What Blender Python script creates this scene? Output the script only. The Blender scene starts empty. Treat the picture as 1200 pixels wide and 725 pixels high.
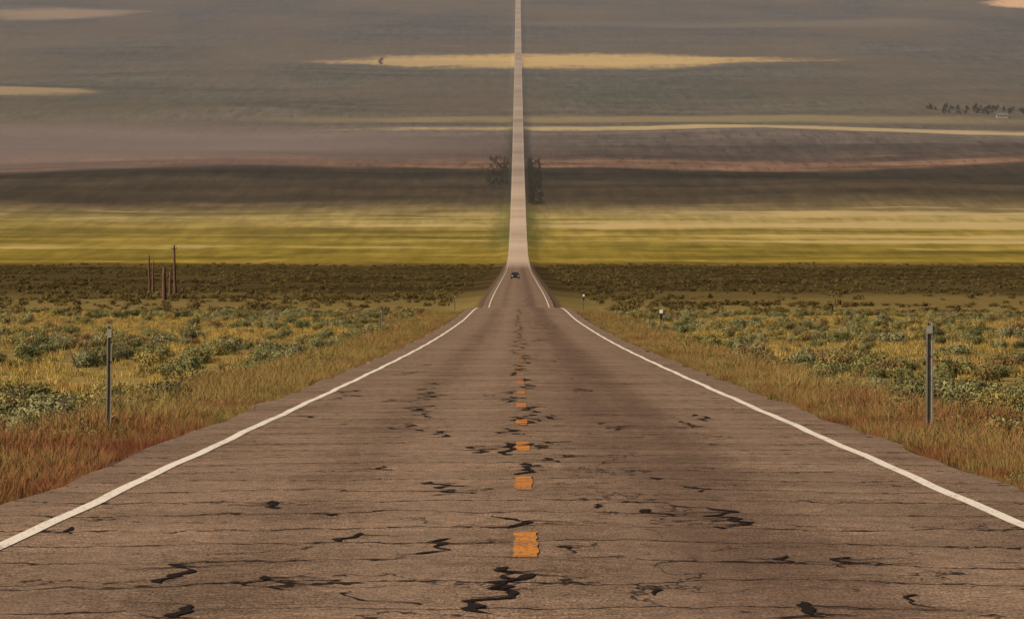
import bpy, math, random
import numpy as np
from mathutils import Vector
random.seed(7); rng=np.random.default_rng(7)
S=bpy.context.scene
F=6270.0; XC=0.12
# ---------------- long profile of the valley -----------------
CP=[(27,725),(35.6,637),(47.2,568),(72,495),(106.6,450),(196,404.5),(330,376),(470,360),(590,358.5),(690,352),(1070,330),(1500,319),(1950,309),
    (2250,300),(2500,285),(3060,241),(3600,201),(4500,146),(6400,71),(9000,0)]
pd=[-400,-100]+[c[0] for c in CP]+[12000,16000,21000,27000]
H0=1.575
pz=[400*.041,100*.041]+[H0-(c[1]-100)/F*c[0] for c in CP]+[320,700,1350,1500]
pz[pd.index(590)]=H0-25.0
pd=np.array(pd,float); pz=np.array(pz,float)
h=np.diff(pd); dl=np.diff(pz)/h
m=np.zeros(len(pd)); m[0]=dl[0]; m[-1]=dl[-1]
for i in range(1,len(pd)-1):
    m[i]=(dl[i-1]*h[i]+dl[i]*h[i-1])/(h[i]+h[i-1])
def prof(d):
    d=np.asarray(d,float); i=np.clip(np.searchsorted(pd,d)-1,0,len(h)-1)
    t=(d-pd[i])/h[i]
    return (2*t**3-3*t**2+1)*pz[i]+(t**3-2*t**2+t)*h[i]*m[i]+(-2*t**3+3*t**2)*pz[i+1]+(t**3-t**2)*h[i]*m[i+1]
def sst(a,b,x):
    t=np.clip((x-a)/(b-a),0,1); return t*t*(3-2*t)
def terr(x,d):
    x=np.asarray(x,float); d=np.asarray(d,float); ax=np.abs(x-XC)
    z=prof(d)-np.interp(ax,[0,4.3,4.6,6.5,9,12,30],[.14,.14,.17,.42,.68,.75,.75])
    z=z+sst(5,9,ax)*.05*(np.sin(x*.9+d*.31)+np.sin(d*.23-x*.5+2))
    z=z+sst(10,40,ax)*.24*(np.sin(x/11+d/23)+np.sin(d/17-x/31+1)+np.sin(d/41+x/19+4))
    f=sst(2300,3500,d)*sst(40,250,ax)
    z=z+f*2.0*(np.sin(x/130+d/170)+np.sin(d/210-x/90+1)+.6*np.sin(d/77+x/300+2))
    g=sst(10000,16000,d)
    z=z+g*130*(np.sin(x/900+d/1300)+np.sin(d/700-x/1500+1)+.6*np.sin(d/430+x/610+2)+.4*np.sin(x/260+1))
    return z
def roadz(x,d): return prof(d)-0.01*np.abs(np.asarray(x,float)-XC)
_td=np.linspace(22,9000,60000); _ty=100-(prof(_td)-H0)*F/_td
def px(xp,yp):
    k=_td<560
    d=float(np.interp(-yp,-_ty[k],_td[k])); return (xp-607)/F*d,d

# ---------------- helpers ---------------------
def link(o): S.collection.objects.link(o); return o
def mesh(name,v,f,mat=None,smooth=False,parent=None):
    me=bpy.data.meshes.new(name); me.from_pydata([tuple(map(float,p)) for p in v],[],f)
    if smooth: me.polygons.foreach_set('use_smooth',[True]*len(me.polygons))
    me.update(); o=bpy.data.objects.new(name,me)
    if mat: me.materials.append(mat)
    link(o)
    if parent: o.parent=parent
    return o
class NT:
    def __init__(s,mat):
        s.t=mat.node_tree; s.n=s.t.nodes; s.l=s.t.links
    def lk(s,a,b):
        if isinstance(a,bpy.types.NodeSocket): s.l.new(a,b)
        else:
            if hasattr(b.default_value,'__len__') and not hasattr(a,'__len__'): a=[a]*len(b.default_value)
            if hasattr(a,'__len__') and len(b.default_value)==4 and len(a)==3: a=tuple(a)+(1,)
            b.default_value=a
    def m(s,op,a,b=0.,c=None,clamp=False):
        n=s.n.new('ShaderNodeMath'); n.operation=op; n.use_clamp=clamp
        s.lk(a,n.inputs[0]); s.lk(b,n.inputs[1])
        if c is not None: s.lk(c,n.inputs[2])
        return n.outputs[0]
    def mix(s,f,a,b,mode='MIX'):
        n=s.n.new('ShaderNodeMix'); n.data_type='RGBA'; n.blend_type=mode
        s.lk(f,n.inputs[0]); s.lk(a,n.inputs[6]); s.lk(b,n.inputs[7]); return n.outputs[2]
    def xyz(s,x,y,z=0.):
        n=s.n.new('ShaderNodeCombineXYZ'); s.lk(x,n.inputs[0]); s.lk(y,n.inputs[1]); s.lk(z,n.inputs[2]); return n.outputs[0]
    def noise(s,v,sc=1.,det=3.,rough=.55):
        n=s.n.new('ShaderNodeTexNoise'); s.l.new(v,n.inputs['Vector']); n.inputs['Scale'].default_value=sc
        n.inputs['Detail'].default_value=det; n.inputs['Roughness'].default_value=rough; return n.outputs[0]
    def mr(s,v,a,b,c=0.,d=1.,smooth=True):
        n=s.n.new('ShaderNodeMapRange'); n.interpolation_type='SMOOTHSTEP' if smooth else 'LINEAR'
        s.lk(v,n.inputs[0])
        for i,q in enumerate((a,b,c,d)): n.inputs[i+1].default_value=q
        return n.outputs[0]
    def ramp(s,v,stops):
        n=s.n.new('ShaderNodeValToRGB'); r=n.color_ramp
        while len(r.elements)<len(stops): r.elements.new(1)
        for e,(p,c) in zip(r.elements,stops): e.position=p; e.color=tuple(c)+(1,)
        s.l.new(v,n.inputs[0]); return n.outputs[0]
def newmat(name,rough=.9,spec=.2):
    mt=bpy.data.materials.new(name); mt.use_nodes=True
    b=mt.node_tree.nodes['Principled BSDF']; b.inputs['Roughness'].default_value=rough
    b.inputs['Specular IOR Level'].default_value=spec
    return mt,NT(mt),b
def simple(name,c,rough=.8,var=.3,scale=8.,metal=0.,spec=.3):
    mt,t,b=newmat(name,rough,spec); tc=t.n.new('ShaderNodeTexCoord').outputs['Object']
    n=t.noise(tc,scale,5)
    t.lk(t.mix(n,[q*(1-var) for q in c],[min(1,q*(1+var)) for q in c]),b.inputs['Base Color'])
    b.inputs['Metallic'].default_value=metal; return mt
def geo(t):
    g=t.n.new('ShaderNodeNewGeometry'); s=t.n.new('ShaderNodeSeparateXYZ'); t.l.new(g.outputs['Position'],s.inputs[0])
    return g.outputs['Position'],s.outputs[0],s.outputs[1]

# ---------------- ground material ----------------
GM,t,b=newmat('ground_mat',1.,.0)
P,X,Y=geo(t)
n1=t.noise(t.xyz(t.m('MULTIPLY',X,1/260),t.m('MULTIPLY',Y,1/180)),1,4,.6)
n2=t.noise(t.xyz(t.m('MULTIPLY',X,1/70),t.m('MULTIPLY',Y,1/110)),1,4,.65)
n3=t.noise(t.xyz(t.m('MULTIPLY',X,1/700),t.m('MULTIPLY',Y,1/110),5.),1,3,.55)
n4=t.noise(t.xyz(t.m('MULTIPLY',X,1/9),t.m('MULTIPLY',Y,1/150),9.),1,3,.65)
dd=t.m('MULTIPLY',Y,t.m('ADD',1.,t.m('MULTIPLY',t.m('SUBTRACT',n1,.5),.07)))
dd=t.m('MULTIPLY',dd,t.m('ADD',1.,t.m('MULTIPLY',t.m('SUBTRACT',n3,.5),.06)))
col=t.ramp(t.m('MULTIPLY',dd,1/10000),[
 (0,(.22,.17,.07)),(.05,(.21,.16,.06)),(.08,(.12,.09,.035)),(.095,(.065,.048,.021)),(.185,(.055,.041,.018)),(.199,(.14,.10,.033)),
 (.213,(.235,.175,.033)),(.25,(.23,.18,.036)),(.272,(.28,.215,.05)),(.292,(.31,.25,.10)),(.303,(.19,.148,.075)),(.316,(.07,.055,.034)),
 (.337,(.064,.05,.034)),(.355,(.036,.031,.022)),(.369,(.045,.036,.028)),(.377,(.22,.13,.09)),(.388,(.095,.07,.06)),(.405,(.085,.07,.062)),  # dark belt before the pink stop: cloud shadow painted into the albedo
 (.43,(.13,.108,.1)),(.46,(.11,.10,.082)),(.52,(.085,.086,.072)),(.64,(.09,.087,.082)),(.80,(.072,.070,.076)),(1,(.062,.061,.075))])  # far stops: grey-blue distance haze tinted into the ground colour
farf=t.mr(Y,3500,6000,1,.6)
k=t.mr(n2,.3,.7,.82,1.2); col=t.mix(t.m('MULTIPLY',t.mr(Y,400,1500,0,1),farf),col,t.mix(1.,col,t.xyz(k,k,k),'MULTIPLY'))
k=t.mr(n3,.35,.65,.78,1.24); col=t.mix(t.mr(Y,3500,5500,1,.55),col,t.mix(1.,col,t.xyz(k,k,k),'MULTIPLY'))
k=t.mr(n4,.3,.7,.80,1.22); col=t.mix(t.mr(Y,600,2200,0,.85),col,t.mix(1.,col,t.xyz(k,k,k),'MULTIPLY'))
n5=t.noise(t.xyz(t.m('MULTIPLY',X,1/4.5),t.m('MULTIPLY',Y,1/75),31.),1,2,.6)
col=t.mix(t.m('MULTIPLY',t.mr(n5,.56,.68),t.mr(Y,2900,3600,0,.5)),col,(.045,.043,.035))
nh_=t.noise(t.xyz(t.m('MULTIPLY',X,1/260),t.m('MULTIPLY',Y,1/900),15.),1,4,.55)
col=t.mix(t.m('MULTIPLY',t.mr(nh_,.38,.62),t.mr(Y,4200,5200,0,.55)),col,(.135,.104,.08))
w=t.m('MULTIPLY',t.mr(t.m('ADD',n3,t.m('MULTIPLY',t.m('SUBTRACT',n2,.5),.3)),.54,.66),t.m('MULTIPLY',t.mr(Y,2150,2300),t.mr(Y,3150,3000)))
col=t.mix(t.m('MULTIPLY',w,.8),col,(.50,.39,.19))
w=t.m('MULTIPLY',t.mr(t.m('ADD',n3,t.m('MULTIPLY',t.m('SUBTRACT',n2,.5),.3)),.47,.38),t.m('MULTIPLY',t.mr(Y,2150,2300),t.mr(Y,3150,3000)))
col=t.mix(t.m('MULTIPLY',w,.55),col,(.12,.095,.025))
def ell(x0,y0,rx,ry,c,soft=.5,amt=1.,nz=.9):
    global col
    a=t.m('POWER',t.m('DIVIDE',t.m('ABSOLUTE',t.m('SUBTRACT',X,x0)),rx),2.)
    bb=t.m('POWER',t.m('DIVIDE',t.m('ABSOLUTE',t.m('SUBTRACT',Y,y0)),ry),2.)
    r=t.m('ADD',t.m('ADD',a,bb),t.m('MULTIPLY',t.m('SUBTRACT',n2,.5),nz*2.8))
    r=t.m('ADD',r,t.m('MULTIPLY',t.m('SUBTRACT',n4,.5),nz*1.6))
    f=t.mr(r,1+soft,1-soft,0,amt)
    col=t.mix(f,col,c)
ell(-420,4120,380,420,(.21,.165,.16),.95,.75,.3)  # pale pink haze painted onto the ground colour at left
ell(60,6400,255,240,(.52,.38,.18),.85,.95)  # sunlit streak on the far slope, painted as lighter albedo
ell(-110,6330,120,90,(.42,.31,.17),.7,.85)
ell(330,4430,420,55,(.46,.37,.21),.7,.9,.7)  # thin strip of sunlight painted into the ground colour
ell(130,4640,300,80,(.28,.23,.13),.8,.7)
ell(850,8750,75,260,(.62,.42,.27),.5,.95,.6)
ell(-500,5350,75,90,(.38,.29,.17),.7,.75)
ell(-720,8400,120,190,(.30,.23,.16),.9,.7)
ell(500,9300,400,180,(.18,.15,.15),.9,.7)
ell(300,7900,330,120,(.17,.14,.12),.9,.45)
AX=t.m('ABSOLUTE',t.m('SUBTRACT',X,XC))
g=t.m('MULTIPLY',t.mr(t.m('ADD',AX,t.m('MULTIPLY',n4,16.)),27,13),t.m('MULTIPLY',t.mr(Y,2350,2600),t.mr(Y,3200,2950)))
col=t.mix(t.m('MULTIPLY',g,.75),col,(.095,.10,.03))
g=t.m('MULTIPLY',t.mr(t.m('ADD',AX,t.m('MULTIPLY',n4,8.)),17,8),t.m('MULTIPLY',t.mr(Y,3000,3400),t.mr(Y,5200,3900))); col=t.mix(t.m('MULTIPLY',g,.75),col,(.04,.038,.03))
nn=t.noise(P,.35,5,.65); nf=t.noise(P,6.,4,.7)
near=t.mr(Y,900,500)
nc=t.ramp(nn,[(.3,(.11,.085,.04)),(.43,(.18,.145,.055)),(.56,(.32,.235,.08)),(.75,(.18,.10,.05))])
col=t.mix(t.m('MULTIPLY',near,.75),col,nc)
kk=t.mr(nf,.3,.7,.6,1.4); col=t.mix(t.mr(Y,600,200),col,t.mix(1.,col,t.xyz(kk,kk,kk),'MULTIPLY'))
vg=t.m('MULTIPLY',t.mr(AX,5.6,4.7),t.mr(Y,2200,1800))
col=t.mix(vg,col,t.mix(nf,(.06,.042,.032),(.19,.13,.095)))
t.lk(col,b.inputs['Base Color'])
bp=t.n.new('ShaderNodeBump'); bp.inputs['Distance'].default_value=.08; bp.inputs['Strength'].default_value=.6
t.l.new(nf,bp.inputs['Height']); t.l.new(bp.outputs[0],b.inputs['Normal'])

rows=np.concatenate([np.arange(-400,0,20),np.arange(0,200,2),np.arange(200,720,4),np.arange(720,2000,10),np.arange(2000,10000,40),np.arange(10000,27001,200)]).astype(float)
fx=[0,2,4.3,4.6,5.2,6,7,8,9,10,12,14,16,19,22,26,30]
def cols(d):
    W=400+.7*max(d,0); pos=fx+[30+(W-30)*(k/58)**1.8 for k in range(1,59)]
    return np.array([-q for q in pos[:0:-1]]+pos)+XC
V=[];nc_=len(cols(0))
for d in rows:
    xs=cols(d); z=terr(xs,np.full(len(xs),d)); V+=list(zip(xs,[d]*len(xs),z))
Fc=[(r*nc_+c,r*nc_+c+1,(r+1)*nc_+c+1,(r+1)*nc_+c) for r in range(len(rows)-1) for c in range(nc_-1)]
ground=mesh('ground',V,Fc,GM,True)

# ---------------- road ----------------
RM,t,b=newmat('asphalt',1.,.03)
P,X,Y=geo(t)
na=t.noise(P,.35,4,.6); nb=t.noise(P,9.,4,.75)
nh=t.noise(t.xyz(t.m('MULTIPLY',X,55.),t.m('MULTIPLY',Y,9.)),1.,3,.8)
nh2=t.noise(t.xyz(t.m('MULTIPLY',X,7.),t.m('MULTIPLY',Y,1.6),3.),1.,4,.7)
col=t.mix(t.mr(nb,.3,.7,0,1,False),(.125,.086,.060),(.29,.20,.145))
sp=t.mr(nh,.36,.66,.38,1.8,False); col=t.mix(1.,col,t.xyz(sp,sp,sp),'MULTIPLY')
sp=t.mr(nh2,.32,.68,.76,1.24,False); col=t.mix(1.,col,t.xyz(sp,sp,sp),'MULTIPLY')
kk=t.mr(na,.3,.7,.78,1.2); col=t.mix(1.,col,t.xyz(kk,kk,kk),'MULTIPLY')
AX=t.m('ABSOLUTE',t.m('SUBTRACT',X,XC))
nl=t.noise(t.xyz(t.m('MULTIPLY',X,1.5),t.m('MULTIPLY',Y,.04)),1.,4)
# traffic-polished lighter strips, darker lane centre
pol=t.m('MULTIPLY',t.mr(t.m('ABSOLUTE',t.m('ADD',AX,-.85)),.5,.05),.22); col=t.mix(pol,col,(.30,.22,.165))
pol=t.m('MULTIPLY',t.mr(t.m('ABSOLUTE',t.m('ADD',AX,-2.75)),.5,.05),.18); col=t.mix(pol,col,(.28,.20,.15))
oil=t.m('MULTIPLY',t.mr(t.m('ABSOLUTE',t.m('SUBTRACT',t.m('ADD',X,t.m('MULTIPLY',nl,.8)),1.75)),1.1,.1),t.mr(nl,.3,.6,.25,.5))
col=t.mix(oil,col,(.080,.046,.036))
oil=t.m('MULTIPLY',t.mr(t.m('ABSOLUTE',t.m('ADD',AX,-1.8)),.5,.1),.2)
col=t.mix(oil,col,(.05,.033,.026))
edge=t.mr(AX,3.75,4.2,0,.35); col=t.mix(edge,col,(.2,.145,.11))
def cracks(per,off,w,mask,seed,amt=.9,wob=1.6):
    global col
    d1=t.noise(t.xyz(t.m('MULTIPLY',X,.55),t.m('MULTIPLY',Y,.22),seed),1.,5,.68)
    u=t.m('ADD',t.m('DIVIDE',Y,per),t.m('MULTIPLY',d1,wob)); u=t.m('ADD',u,off)
    fr=t.m('ABSOLUTE',t.m('SUBTRACT',t.m('FRACT',u),.5))
    mk=t.noise(t.xyz(t.m('MULTIPLY',X,.6),t.m('MULTIPLY',Y,.4),seed+3),1.,4,.7)
    f=t.m('MULTIPLY',t.mr(fr,w/per,w/per*.3),t.mr(mk,mask,mask+.14,0,amt))
    f=t.m('MULTIPLY',f,t.mr(Y,70,300,1,.45))
    col=t.mix(f,col,(.016,.010,.008))
cracks(2.6,0.,.095,.34,1.,.95,1.4); cracks(4.3,.3,.09,.40,7.,.9,2.0); cracks(1.5,.6,.04,.46,12.,.6,1.5)
d1=t.noise(t.xyz(X,t.m('MULTIPLY',Y,.22),4.),1.,5,.6)
fr=t.m('ABSOLUTE',t.m('SUBTRACT',t.m('FRACT',t.m('ADD',t.m('MULTIPLY',X,.55),t.m('MULTIPLY',d1,2.))),.5))
mk=t.noise(t.xyz(t.m('MULTIPLY',X,.5),t.m('MULTIPLY',Y,.06),9.),1.,3)
col=t.mix(t.m('MULTIPLY',t.mr(fr,.022,.008),t.mr(mk,.55,.62,0,.8)),col,(.02,.014,.012))
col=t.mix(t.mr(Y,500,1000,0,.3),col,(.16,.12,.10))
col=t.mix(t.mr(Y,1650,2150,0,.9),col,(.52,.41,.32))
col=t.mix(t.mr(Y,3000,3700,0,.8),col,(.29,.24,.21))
nq=t.noise(t.xyz(t.m('MULTIPLY',Y,1/160),1.,1.),1.,3)
kk=t.mr(nq,.35,.65,.75,1.2); col=t.mix(t.mr(Y,1800,3000),col,t.mix(1.,col,t.xyz(kk,kk,kk),'MULTIPLY'))
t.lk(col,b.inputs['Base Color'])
bp=t.n.new('ShaderNodeBump'); bp.inputs['Distance'].default_value=.006; bp.inputs['Strength'].default_value=.5
t.l.new(nb,bp.inputs['Height']); t.l.new(bp.outputs[0],b.inputs['Normal'])
rr=rows[(rows<=12000)]
hw=4.28
V=[];jit=rng.normal(0,.03,(len(rr),2))
for i,d in enumerate(rr):
    a=XC-hw+jit[i,0]; c=XC+hw+jit[i,1]
    if d<400: a+=.05*math.sin(d*.27)+.04*math.sin(d*.7); c+=.05*math.sin(d*.3+1)+.04*math.sin(d*.8)
    ze=float(roadz(a,d))
    V+=[(a-.1,d,ze-.25),(a,d,ze),(XC,d,float(roadz(XC,d))),(c,d,ze),(c+.1,d,ze-.25)]
Fc=[(r*5+c,r*5+c+1,r*5+6+c,r*5+5+c) for r in range(len(rr)-1) for c in range(4)]
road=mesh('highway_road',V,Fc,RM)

def paint(name,c,wear,fade=False):
    mt,t,b=newmat(name,.9,.1); P,X,Y=geo(t)
    n=t.noise(t.xyz(t.m('MULTIPLY',X,30.),t.m('MULTIPLY',Y,6.)),1.,5,.75); n2=t.noise(P,.8,4)
    f=t.mr(t.m('ADD',n,t.m('MULTIPLY',t.m('SUBTRACT',n2,.5),.4)),wear,wear+.14)
    cc=t.mix(f,c,[q*.35+.05 for q in c])
    if fade: cc=t.mix(t.mr(Y,60,170,0,.68),cc,(.17,.115,.08))
    else: cc=t.mix(t.mr(Y,300,1500,0,.35),cc,(.3,.25,.2))
    t.lk(cc,b.inputs['Base Color']); return mt
WM=paint('white_paint',(.78,.72,.64),.52); YM=paint('yellow_paint',(.60,.23,.04),.44,True)
def off(d): return .005+.03*float(sst(700,2500,d))
for s,nm in((-1,'edge_line_left'),(1,'edge_line_right')):
    V=[]
    for d in rr:
        x0=XC+s*3.6+.012*math.sin(d*.35+s)+.01*math.sin(d*.9)
        for x in (x0-.06,x0+.06): V.append((x,d,float(roadz(x,d))+off(d)))
    mesh(nm,V,[(2*i,2*i+1,2*i+3,2*i+2) for i in range(len(rr)-1)],WM,parent=road)
V=[];Fc=[]
d=35.6-2.0-12.2*5
while d<1500:
    x0=XC-.07
    ds=np.linspace(d,d+3.6,13)
    for i,q in enumerate(ds):
        for s in (-1,1):
            x=x0+s*(.085+random.uniform(-.018,.004)); V.append((x,q+random.uniform(-.05,.05),float(roadz(x,q))+off(q)))
    n=len(V)-26
    Fc+=[(n+2*i,n+2*i+1,n+2*i+3,n+2*i+2) for i in range(12)]
    d+=12.2
mesh('centre_dashes',V,Fc,YM,parent=road)

# tar crack seal snakes
TM=simple('tar_seal',(.020,.014,.012),.9,.4,5.,0,.05)
V=[];Fc=[]
def snake(x,d,L,amp,w,seed):
    r=random.Random(seed); n=max(14,int(L/.035)); ph=[r.uniform(0,6.28) for _ in range(6)]
    pts=[]
    for i in range(n+1):
        s=i/n*L
        xx=x+amp*(.55*math.sin(s*1.3+ph[0])+.5*math.sin(s*2.9+ph[1])+.28*math.sin(s*6.3+ph[2])+.12*math.sin(s*13+ph[3]))
        dd_=d-L/2+s+.16*math.sin(s*4+ph[4])+.05*math.sin(s*11+ph[5])
        pts.append((xx,dd_))
    b0=len(V)
    for i,(xx,q) in enumerate(pts):
        a=pts[max(i-1,0)]; c=pts[min(i+1,n)]; tx,ty=c[0]-a[0],c[1]-a[1]; l=math.hypot(tx,ty)+1e-6
        ww=w*(.4+.75*math.sin(i*.11+ph[2])**2+.2*math.sin(i*.5))*min(1,(i+.2)/9,(n-i+.2)/9)
        for s in(-1,1):
            vx=xx+s*ww*(-ty/l); vy=q+s*ww*(tx/l); V.append((vx,vy,float(roadz(vx,vy))+.006))
    Fc.extend((b0+2*i,b0+2*i+1,b0+2*i+3,b0+2*i+2) for i in range(n))
    if L>1.2:
        for j in range(r.choice((1,2,3))):
            bi=r.randint(n//5,4*n//5); bx0,by0=pts[bi]; sg=r.choice((-1,1)); bl=r.uniform(.15,.5); m_=12; b1=len(V); p1=r.uniform(0,6)
            for i in range(m_+1):
                s=i/m_; xx=bx0+sg*bl*s; q=by0+.22*math.sin(s*5+p1)*s+.05*math.sin(s*14)
                ww=.036*(1-s*.8)
                for e_ in(-1,1): V.append((xx,q+e_*ww,float(roadz(xx,q))+.0065))
            Fc.extend((b1+2*i,b1+2*i+1,b1+2*i+3,b1+2*i+2) for i in range(m_))
spec=[(585,690,4.8,.17,.045),(600,680,3.,.1,.03),(215,668,2.6,.13,.04),(190,716,2.0,.28,.035),(915,714,1.9,.2,.032),(515,572,3.6,.26,.04),
(572,527,3.,.24,.045),(640,521,3.6,.22,.04),(598,612,2.4,.12,.035),(515,640,2.6,.2,.03),(390,630,1.8,.14,.035),(390,602,.6,.05,.06),
(312,590,1.9,.14,.04),(840,602,3.8,.22,.045),(860,615,1.3,.2,.035),(812,571,1.6,.16,.04),(650,537,3.,.18,.04),(505,462,7,.2,.055),(492,478,5,.18,.055),
(790,600,1.4,.18,.035),(455,548,1.5,.1,.035),(760,560,1.2,.15,.035),(70,617,1.0,.1,.03),(1010,655,1.4,.2,.026),(690,642,1.6,.2,.026),(930,655,1.3,.2,.026),
(480,500,4,.2,.035),(725,500,3,.2,.03),(640,490,4,.15,.04),(300,680,1.6,.22,.022),(760,690,1.4,.25,.02),(430,700,1.2,.25,.02),(1080,700,1.2,.25,.02),(700,590,1.6,.2,.025)]
for i,(a,c,L,am,w) in enumerate(spec):
    x,d=px(a,c); snake(x,d,L,am,w,i+10)
r=random.Random(3); d=50.
while d<420:
    L=r.uniform(2.5,7); snake(XC+r.uniform(-.25,.12),d+L/2,L,r.uniform(.06,.2),.05,int(d*10)); d+=L+r.uniform(.5,4)
for i in range(60):
    dq=r.uniform(60,380); snake(XC+r.choice([-1.9,-1.1,1.2,2.1,-2.8,.9])+r.uniform(-.4,.4),dq,r.uniform(1,5),r.uniform(.1,.2),.035,900+i)
mesh('tar_crack_seal',V,Fc,TM,parent=road)

# ---------------- vegetation prototypes ----------------
def foliage(name,stops,top,nscale=.05,topamt=.55,rmix=.65,nearshift=0.,var=(.6,1.45)):
    mt,t,b=newmat(name,.95,.03); P,X,Y=geo(t)
    oi=t.n.new('ShaderNodeObjectInfo').outputs['Random']
    n=t.noise(P,nscale,3); n2=t.noise(P,9.,2,.7)
    f=t.m('ADD',t.m('MULTIPLY',oi,rmix),t.m('MULTIPLY',t.m('SUBTRACT',n,.5-(1-rmix)*.45),1.3))
    if nearshift: f=t.m('SUBTRACT',f,t.mr(Y,130,55,0,nearshift))
    c=t.ramp(f,stops)
    k=t.mr(n2,.3,.7,*var); c=t.mix(1.,c,t.xyz(k,k,k),'MULTIPLY')
    tc=t.n.new('ShaderNodeTexCoord').outputs['Generated']; s=t.n.new('ShaderNodeSeparateXYZ'); t.l.new(tc,s.inputs[0])
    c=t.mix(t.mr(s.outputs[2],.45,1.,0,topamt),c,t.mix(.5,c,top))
    t.lk(c,b.inputs['Base Color']); return mt
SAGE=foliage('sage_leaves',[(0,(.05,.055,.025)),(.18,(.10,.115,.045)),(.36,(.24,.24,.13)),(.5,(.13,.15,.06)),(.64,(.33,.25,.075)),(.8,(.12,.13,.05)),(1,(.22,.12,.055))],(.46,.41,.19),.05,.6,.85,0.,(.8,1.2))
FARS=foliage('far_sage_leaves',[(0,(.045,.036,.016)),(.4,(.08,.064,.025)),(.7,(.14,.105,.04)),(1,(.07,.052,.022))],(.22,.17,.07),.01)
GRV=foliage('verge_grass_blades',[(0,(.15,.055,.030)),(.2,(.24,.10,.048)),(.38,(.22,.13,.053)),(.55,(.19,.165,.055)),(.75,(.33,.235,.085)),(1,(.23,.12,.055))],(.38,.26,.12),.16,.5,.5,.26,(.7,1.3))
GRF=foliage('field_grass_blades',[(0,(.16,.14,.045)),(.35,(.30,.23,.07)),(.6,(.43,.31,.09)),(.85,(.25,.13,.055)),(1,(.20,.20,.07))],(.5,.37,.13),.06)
TREE=foliage('tree_leaves',[(0,(.03,.03,.02)),(1,(.05,.047,.03))],(.06,.055,.035))
BARK=simple('bark',(.09,.065,.045),.9,.4,6.)
def leafcloud(r,n,lobes,sz,shell=.45,nj=.5):
    V=[];Fc=[]
    for i in range(n):
        L=r.choice(lobes); v=Vector((r.gauss(0,1),r.gauss(0,1),r.gauss(0,1)+.25)); v.normalize()
        rad=shell+(1-shell)*r.random()**.6
        if r.random()<.12: rad*=1.12
        p=Vector((L[0]+v.x*L[3]*rad,L[1]+v.y*L[3]*rad,L[2]+v.z*L[4]*rad))
        if p.z<.01: p.z=r.uniform(.01,.08)
        nrm=(v+Vector((r.gauss(0,nj),r.gauss(0,nj),r.gauss(0,nj)))).normalized()
        a=nrm.orthogonal().normalized(); bq=nrm.cross(a); an=r.uniform(0,6.28)
        u=a*math.cos(an)+bq*math.sin(an); w=nrm.cross(u); s=sz*r.uniform(.6,1.4)
        k=len(V); V+=[p-u*s,p-w*s*.45,p+u*s,p+w*s*.45]; Fc.append((k,k+1,k+2,k+3))
    return V,Fc
def limb(V,Fc,a,bq,r0,r1,n=5):
    a=Vector(a);bq=Vector(bq);d=(bq-a).normalized();u=d.orthogonal().normalized();w=d.cross(u);k=len(V)
    for p,rr_ in((a,r0),(bq,r1)):
        for i in range(n):
            an=6.283*i/n; V.append(p+(u*math.cos(an)+w*math.sin(an))*rr_)
    for i in range(n): Fc.append((k+i,k+(i+1)%n,k+n+(i+1)%n,k+n+i))
def plant(name,V,Fc,mat,V2,F2,mat2,parent):
    k=len(V); o=mesh(name,V+V2,Fc+[tuple(i+k for i in f) for f in F2],mat,parent=parent)
    o.data.materials.append(mat2)
    for i,p in enumerate(o.data.polygons):
        if i>=len(Fc): p.material_index=1
    return o
def instancer(name,pts):
    V=[];Fc=[]
    for x,d,z,s in pts:
        an=random.uniform(0,6.283); k=len(V); hs=s*.7071
        tx,ty=random.gauss(0,.05),random.gauss(0,.05)
        for j in range(4):
            c,sn=math.cos(an+j*math.pi/2)*hs,math.sin(an+j*math.pi/2)*hs
            V.append((x+c,d+sn,z+c*tx+sn*ty))
        Fc.append((k,k+1,k+2,k+3))
    o=mesh(name,V,Fc); o.instance_type='FACES'; o.use_instance_faces_scale=True; o.instance_faces_scale=1.
    o.show_instancer_for_render=False; o.show_instancer_for_viewport=False; return o
def scatter(n,d0,d1,xmin,spread,add,dens=None,smin=.6,smax=1.2,sink=.03):
    out=[]
    while len(out)<n:
        d=d0+(d1-d0)*random.random(); xm=spread*d+add
        if random.random()>xm/(spread*d1+add): continue
        x=random.uniform(-xm,xm)+XC
        if abs(x-XC)<xmin: continue
        if dens and random.random()>dens(x,d): continue
        s=random.uniform(smin,smax)*(random.uniform(.7,1.))
        out.append((x,d,s))
    A=np.array(out); z=terr(A[:,0],A[:,1])-sink
    return [(A[i,0],A[i,1],z[i],A[i,2]) for i in range(n)]
def patch(x,d):
    v=math.sin(x*.31+d*.05+1)+math.sin(d*.083-x*.17)+math.sin(d*.031+x*.09+2)
    return .18+.82*(1/(1+math.exp(-2.6*v)))
for k in range(5):
    r=random.Random(50+k)
    lobes=[(r.uniform(-.36,.36),r.uniform(-.36,.36),r.uniform(.15,.32),r.uniform(.18,.34),r.uniform(.18,.34)) for _ in range(8)]
    V,Fc=leafcloud(r,1300,lobes,.036,.5,.3)
    V2=[];F2=[]
    for i in range(14):
        an=r.uniform(0,6.28); limb(V2,F2,(0,0,0),(math.cos(an)*.35,math.sin(an)*.35,r.uniform(.3,.6)),.02,.005,4)
    pts=scatter(500,60,520,8.0,.105,12,patch,.45,1.4)+scatter(85,45,130,6.8,.11,8,None,.5,1.25)
    par=instancer('sagebrush',pts); plant('bush',V,Fc,SAGE,V2,F2,BARK,par)
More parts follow.
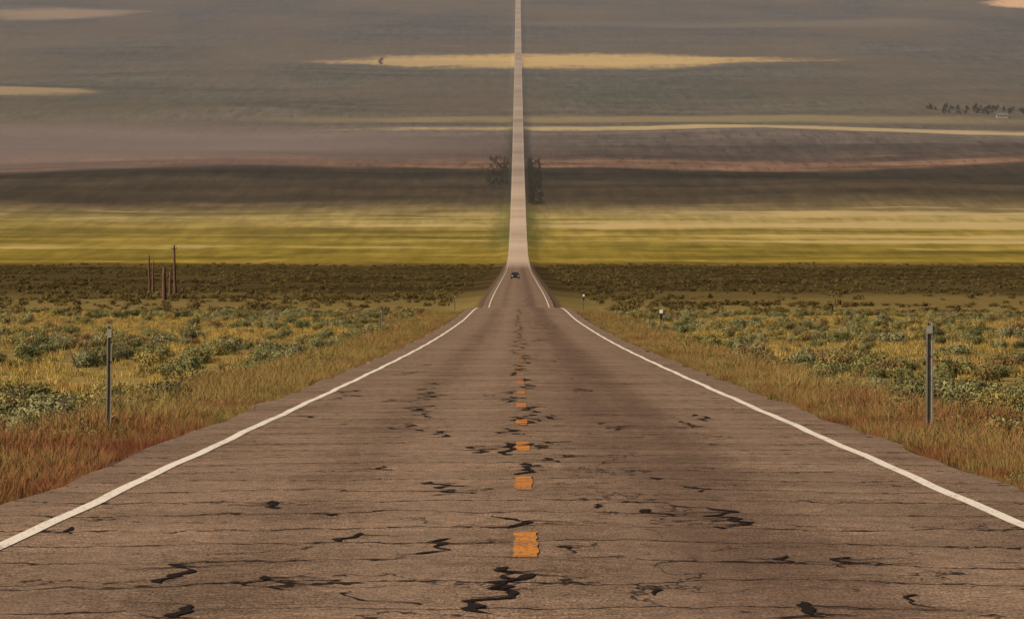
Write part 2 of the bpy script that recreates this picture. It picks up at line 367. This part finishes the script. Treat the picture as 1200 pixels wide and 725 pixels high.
for k in range(3):
    r=random.Random(80+k)
    lobes=[(r.uniform(-.6,.6),r.uniform(-.4,.4),r.uniform(.15,.3),r.uniform(.2,.4),r.uniform(.2,.38)) for _ in range(7)]
    V,Fc=leafcloud(r,160,lobes,.10)
    V2=[];F2=[]; limb(V2,F2,(0,0,0),(.1,.1,.4),.03,.01,4)
    pts=scatter(4200,500,1980,9.5,.11,40,lambda x,d:patch(x*.3,d*.3),.7,1.6)
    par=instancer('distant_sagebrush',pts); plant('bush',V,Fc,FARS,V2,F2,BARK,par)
def tuft(r,n,hmin,hmax,rad,w=.006,lean=.35):
    V=[];Fc=[]
    for i in range(n):
        an=r.uniform(0,6.28); q=rad*math.sqrt(r.random()); bx,by=q*math.cos(an),q*math.sin(an)
        hh=r.uniform(hmin,hmax); la=an+r.gauss(0,.8); le=r.uniform(.05,lean)*hh
        fa=r.uniform(0,3.14); ux,uy=math.cos(fa)*w,math.sin(fa)*w; k=len(V)
        mx,my=bx+le*.35*math.cos(la),by+le*.35*math.sin(la); tx,ty=bx+le*math.cos(la),by+le*math.sin(la)
        V+=[(bx-ux,by-uy,0),(bx+ux,by+uy,0),(mx+ux*.8,my+uy*.8,hh*.6),(mx-ux*.8,my-uy*.8,hh*.6),(tx,ty,hh)]
        Fc+=[(k,k+1,k+2,k+3),(k+3,k+2,k+4)]
    return V,Fc
def verge(n,d0,d1,a,c,smin,smax):
    out=[]
    for i in range(n):
        d=d0*(d1/d0)**random.random()
        s=random.choice((-1,1)); q=a+(c-a)*random.random()**1.3+.12*math.sin(d*.35)+.1*math.sin(d*.9+s)
        edge=min(1,max(0,(q-a)/1.5)); pt=.8+.22*math.sin(d*.21+s*2+q)+.15*math.sin(d*.77-q)
        out.append((XC+s*q,d,random.uniform(smin,smax)*(.4+.6*edge)*pt))
    A=np.array(out); z=terr(A[:,0],A[:,1])-.01
    return [(A[i,0],A[i,1],z[i],A[i,2]) for i in range(n)]
for k in range(3):
    r=random.Random(30+k); V,Fc=tuft(r,85,.12,.42,.24,.004,.85)
    pts=verge(5400,25,430,4.5,7.9,.6,1.4)
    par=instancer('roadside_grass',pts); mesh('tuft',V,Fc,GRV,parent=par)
for k in range(2):
    r=random.Random(40+k); V,Fc=tuft(r,60,.10,.30,.28,.008,.7)
    pts=scatter(6500,45,420,7.5,.105,10,lambda x,d:1.15-patch(x+5,d),.6,1.4)
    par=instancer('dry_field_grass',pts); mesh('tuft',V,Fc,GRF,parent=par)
r=random.Random(60); V,Fc=leafcloud(r,260,[(r.uniform(-.25,.25),r.uniform(-.25,.25),.1,.2,.16) for _ in range(5)],.03)
WEED=foliage('verge_weeds',[(0,(.11,.06,.032)),(.4,(.14,.14,.05)),(.7,(.21,.16,.065)),(1,(.20,.085,.042))],(.34,.26,.11))
par=instancer('roadside_weeds',verge(2600,32,430,4.9,9.,.6,1.6)); mesh('weed',V,Fc,WEED,parent=par)
# trees
def treeproto(r,hh,tall):
    V2=[];F2=[]; limb(V2,F2,(0,0,0),(.1,.05,hh*.45),.3,.18,7); limb(V2,F2,(.1,.05,hh*.45),(0,.1,hh*.85),.18,.05,6)
    lobes=[]
    for i in range(11):
        zz=hh*(.14+.72*i/10); an=r.uniform(0,6.28); ra=hh*(.18 if tall else .3)*(1-.5*abs(i/10-.4))
        p=(math.cos(an)*ra*.8,math.sin(an)*ra*.8,zz); limb(V2,F2,(.05,.05,zz*.75),p,.09,.03,4)
        lobes.append((p[0],p[1],p[2],ra*r.uniform(.6,.9),hh*.1*r.uniform(.8,1.2)))
    V,Fc=leafcloud(r,900,lobes,.34,.3); return V,Fc,V2,F2
def trees(name,pts,seed,hh,tall=False):
    V,Fc,V2,F2=treeproto(random.Random(seed),hh,tall)
    A=np.array(pts,float); z=terr(A[:,0],A[:,1])-.1
    par=instancer(name,[(A[i,0],A[i,1],z[i],A[i,2]) for i in range(len(A))]); plant('tree',V,Fc,TREE,V2,F2,BARK,par)
r=random.Random(5)
trees('roadside_trees',[(7+r.random()**1.5*8,r.uniform(3080,3800),r.uniform(.14,.34)) for _ in range(230)]+[(-7-r.random()**1.3*14,r.uniform(3380,3850),r.uniform(.12,.3)) for _ in range(120)],1,12,False)
trees('farm_trees',[(r.uniform(372,460),r.uniform(4740,4880),r.uniform(.25,.65)) for _ in range(70)],2,9)
trees('lone_tree',[(-160,6250,1.)],3,9)

# ---------------- marker posts ----------------
ST=simple('galvanised_steel',(.23,.215,.175),.95,.5,9.,0,.05); WH=simple('white_reflector',(.75,.75,.72),.3,.1); BK=simple('black_band',(.02,.02,.02),.5,.1); WD=simple('weathered_wood',(.10,.062,.045),.9,.45,3.,0,.05)
DP=simple('dull_plate',(.32,.31,.27),.8,.3,20.,0,.1)
def bx(V,Fc,x0,x1,y0,y1,z0,z1):
    k=len(V); V+=[(x,y,z) for z in(z0,z1) for x,y in((x0,y0),(x1,y0),(x1,y1),(x0,y1))]
    Fc+=[(k,k+3,k+2,k+1),(k+4,k+5,k+6,k+7)]+[(k+i,k+(i+1)%4,k+4+(i+1)%4,k+4+i) for i in range(4)]
def post(xp,yb,yt,d,w=.06,banded=False,lean=0.):
    x=(xp-607)/F*d; zb=float(terr(x,d)); zt=H0-(yt-100)/F*d; hh=zt-zb
    e=bpy.data.objects.new('delineator_post',None); link(e); e.location=(x,d,zb); e.rotation_euler=(0,lean,random.uniform(-.1,.1))
    pr=[(-w,0.0),(-w*.55,0.0),(-w*.4,.028),(w*.4,.028),(w*.55,0),(w,0),(w,.004),(w*.58,.004),(w*.43,.033),(-w*.43,.033),(-w*.58,.004),(-w,.004)]
    n=len(pr); V=[(a,c,z) for z in(-.3,hh) for a,c in pr]
    Fc=[(i,(i+1)%n,n+(i+1)%n,n+i) for i in range(n)]+[tuple(range(n,2*n))]
    mesh('channel',V,Fc,ST,parent=e)
    V=[];Fc=[]; bx(V,Fc,-w*.75,w*.75,-.012,-.003,hh-.16,hh-.04); mesh('reflector',V,Fc,WH if banded else DP,parent=e)
    for zc in(hh-.22,hh-.5):
        V=[];Fc=[]; bx(V,Fc,-.012,.012,-.012,.0,zc,zc+.024); mesh('bolt',V,Fc,BK,parent=e)
    if banded:
        V=[];Fc=[]; bx(V,Fc,-w*1.1,w*1.1,-.03,-.013,hh-.5,hh-.2); mesh('black_band',V,Fc,BK,parent=e)
        V=[];Fc=[]; bx(V,Fc,-w*1.3,w*1.3,-.03,-.013,hh-.19,hh+.02); mesh('white_cap',V,Fc,WH,parent=e)
post(126,505,382,74,.036,lean=.015); post(1090,483,378,79,.055)
post(775,388,363,300,.07,True); post(446,385,363,300,.05)
post(533,366,346,480,.06); post(684,366,345,480,.06,True)
# ---------------- old poles ----------------
def pole(xp,yt,d,r0,arm):
    x=(xp-607)/F*d; zb=float(terr(x,d)); hh=H0-(yt-100)/F*d-zb
    e=bpy.data.objects.new('utility_pole',None); link(e); e.location=(x,d,zb); e.rotation_euler=(0,random.uniform(-.02,.02),0)
    V=[];Fc=[]
    for i in range(4): limb(V,Fc,(.02*math.sin(i*2),0,hh*i/4-.2),(.02*math.sin(i*2+2),0,hh*(i+1)/4),r0*(1-.1*i),r0*(1-.1*(i+1)),8)
    Fc.append(tuple(range(len(V)-8,len(V))))
    mesh('pole',V,Fc,WD,True,parent=e)
    if arm:
        V=[];Fc=[]; bx(V,Fc,-.4,.4,-r0-.1,-r0,hh-.55,hh-.42); mesh('crossarm',V,Fc,WD,parent=e)
        for q in(-.35,.35):
            V=[];Fc=[]; limb(V,Fc,(q,-r0-.05,hh-.42),(q,-r0-.05,hh-.28),.05,.035,6); mesh('insulator',V,Fc,BK,parent=e)
pole(205,287,760,.24,True); pole(192,312,720,.34,False); pole(199,318,730,.24,False); pole(175,299,900,.22,False); pole(179,306,880,.2,False)

# ---------------- farmhouse ----------------
fx_,fy_=424.,4690.; e=bpy.data.objects.new('farmhouse',None); link(e); e.location=(fx_,fy_,float(terr(fx_,fy_))); e.scale=(.7,.7,.7)
WALL=simple('white_siding',(.3,.275,.25),.8,.1); ROOF=simple('roof_tin',(.14,.13,.125),.9,.2,8,0,.1); GL=simple('window_glass',(.03,.035,.045),.1,.1,1.,0,.6)
V=[];Fc=[]; bx(V,Fc,-7,7,-4,4,-.5,3.2); k=len(V); V+=[(-7,-4,3.2),(-7,4,3.2),(-7,0,5.4),(7,-4,3.2),(7,4,3.2),(7,0,5.4)]; Fc+=[(k,k+1,k+2),(k+3,k+5,k+4)]
mesh('walls',V,Fc,WALL,parent=e)
V=[(-7.5,-4.6,3.0),(7.5,-4.6,3.0),(7.5,0,5.55),(-7.5,0,5.55),(7.5,4.6,3.0),(-7.5,4.6,3.0)]; mesh('roof',V,[(0,1,2,3),(3,2,4,5)],ROOF,parent=e)
for q in(-5,-2.4,3,5.4):
    V=[];Fc=[]; bx(V,Fc,q-.5,q+.5,-4.06,-4.01,1.1,2.4); mesh('window',V,Fc,GL,parent=e)
V=[];Fc=[]; bx(V,Fc,-.2,.8,-4.06,-4.01,0,2.1); mesh('door',V,Fc,WD,parent=e)

# ---------------- car ----------------
def car(x,d):
    zb=float(roadz(x,d)); e=bpy.data.objects.new('sedan_car',None); link(e); e.location=(x,d,zb+.0)
    e.rotation_euler=(math.atan(float(prof(d+5)-prof(d-5))/10),0,0)
    CB=simple('car_paint',(.02,.018,.017),.4,.1,1.,0,.3)
    TY=simple('tyre',(.02,.02,.02),.9,.1)
    secs=[(-2.3,.72,.35,.62),(-2.2,.84,.25,.74),(-1.5,.9,.22,.88),(-.9,.91,.22,.95),(0,.92,.22,.96),(1.2,.92,.22,.97),(1.9,.9,.25,.98),(2.3,.8,.35,.9)]
    V=[];Fc=[]
    for y,w,z0,z1 in secs: V+=[(-w*.92,y,z0),(-w,y,(z0+z1)/2),(-w*.9,y,z1),(w*.9,y,z1),(w,y,(z0+z1)/2),(w*.92,y,z0)]
    for i in range(len(secs)-1):
        for j in range(6): Fc.append((i*6+j,i*6+(j+1)%6,i*6+6+(j+1)%6,i*6+6+j))
    Fc+=[tuple(range(6)),tuple(range(len(V)-6,len(V)))]
    o=mesh('body',V,Fc,CB,True,parent=e); md=o.modifiers.new('b','BEVEL'); md.width=.05; md.segments=2
    V=[(-.8,-.95,.94),(.8,-.95,.94),(.8,1.75,.97),(-.8,1.75,.97),(-.6,-.2,1.42),(.6,-.2,1.42),(.6,1.05,1.42),(-.6,1.05,1.42)]
    mesh('windows',V,[(0,1,5,4),(1,2,6,5),(2,3,7,6),(3,0,4,7)],GL,parent=e)
    V=[];Fc=[]; bx(V,Fc,-.63,.63,-.25,1.1,1.423,1.46); mesh('roof',V,Fc,CB,parent=e)
    for sx in(-1,1):
        V=[];Fc=[]; limb(V,Fc,(sx*.79,-.95,.95),(sx*.6,-.22,1.43),.035,.035,5); limb(V,Fc,(sx*.79,1.75,.97),(sx*.6,1.06,1.43),.04,.04,5); mesh('pillar',V,Fc,CB,parent=e)
        V=[];Fc=[]; bx(V,Fc,sx*.62-.14,sx*.62+.14,-2.34,-2.2,.56,.7); mesh('headlamp',V,Fc,WH,parent=e)
        V=[];Fc=[]; bx(V,Fc,sx*.98-.08,sx*.98+.08,-.75,-.6,.95,1.08); mesh('mirror',V,Fc,CB,parent=e)
        for yy in(-1.45,1.4):
            V=[];Fc=[]; limb(V,Fc,(sx*.72,yy,.32),(sx*.94,yy,.32),.32,.32,20); n=len(V); Fc+=[tuple(range(n-20,n)),tuple(range(0,20))]; mesh('wheel',V,Fc,TY,parent=e)
    V=[];Fc=[]; bx(V,Fc,-.45,.45,-2.34,-2.25,.38,.54); mesh('grille',V,Fc,BK,parent=e)
car(-.6,1180)

# ---------------- haze: real air volume over the valley ----------------
HM=bpy.data.materials.new('haze_air'); HM.use_nodes=True; hn=HM.node_tree.nodes; hn.remove(hn['Principled BSDF'])
vs=hn.new('ShaderNodeVolumeScatter'); vs.inputs['Color'].default_value=(.80,.86,1,1); vs.inputs['Density'].default_value=4.0e-5; vs.inputs['Anisotropy'].default_value=.1
HM.node_tree.links.new(vs.outputs[0],hn['Material Output'].inputs['Volume'])
V=[];Fc=[]; bx(V,Fc,-6000,6000,2000,15000,-150,900); mesh('haze',V,Fc,HM)

# ---------------- light ----------------
EL,AZ=31,-115
w=bpy.data.worlds.new('World'); S.world=w; w.use_nodes=True; n=w.node_tree.nodes; bg=n['Background']
sky=n.new('ShaderNodeTexSky'); sky.sky_type='NISHITA'; sky.sun_disc=False; sky.sun_elevation=math.radians(EL); sky.sun_rotation=math.radians(AZ); sky.dust_density=6.; sky.ozone_density=.3
w.node_tree.links.new(sky.outputs[0],bg.inputs[0]); bg.inputs[1].default_value=.052
L=bpy.data.lights.new('sun','SUN'); L.energy=5.0; L.angle=math.radians(.8); L.color=(1,.82,.60)
lo=link(bpy.data.objects.new('sun',L))
dv=Vector((math.sin(math.radians(AZ))*math.cos(math.radians(EL)),math.cos(math.radians(AZ))*math.cos(math.radians(EL)),math.sin(math.radians(EL))))
lo.rotation_euler=dv.to_track_quat('Z','Y').to_euler(); lo.location=(0,0,50)
S.view_settings.view_transform='Standard'; S.view_settings.look='None'; S.view_settings.exposure=0
# ---------------- camera ----------------
c=bpy.data.cameras.new('camera'); co=link(bpy.data.objects.new('camera',c)); S.camera=co
c.sensor_width=36; c.lens=36*F/1200; c.clip_start=.5; c.clip_end=60000
co.location=(0,0,H0); co.rotation_euler=(math.radians(90)-math.atan(262.5/F),0,7/F)
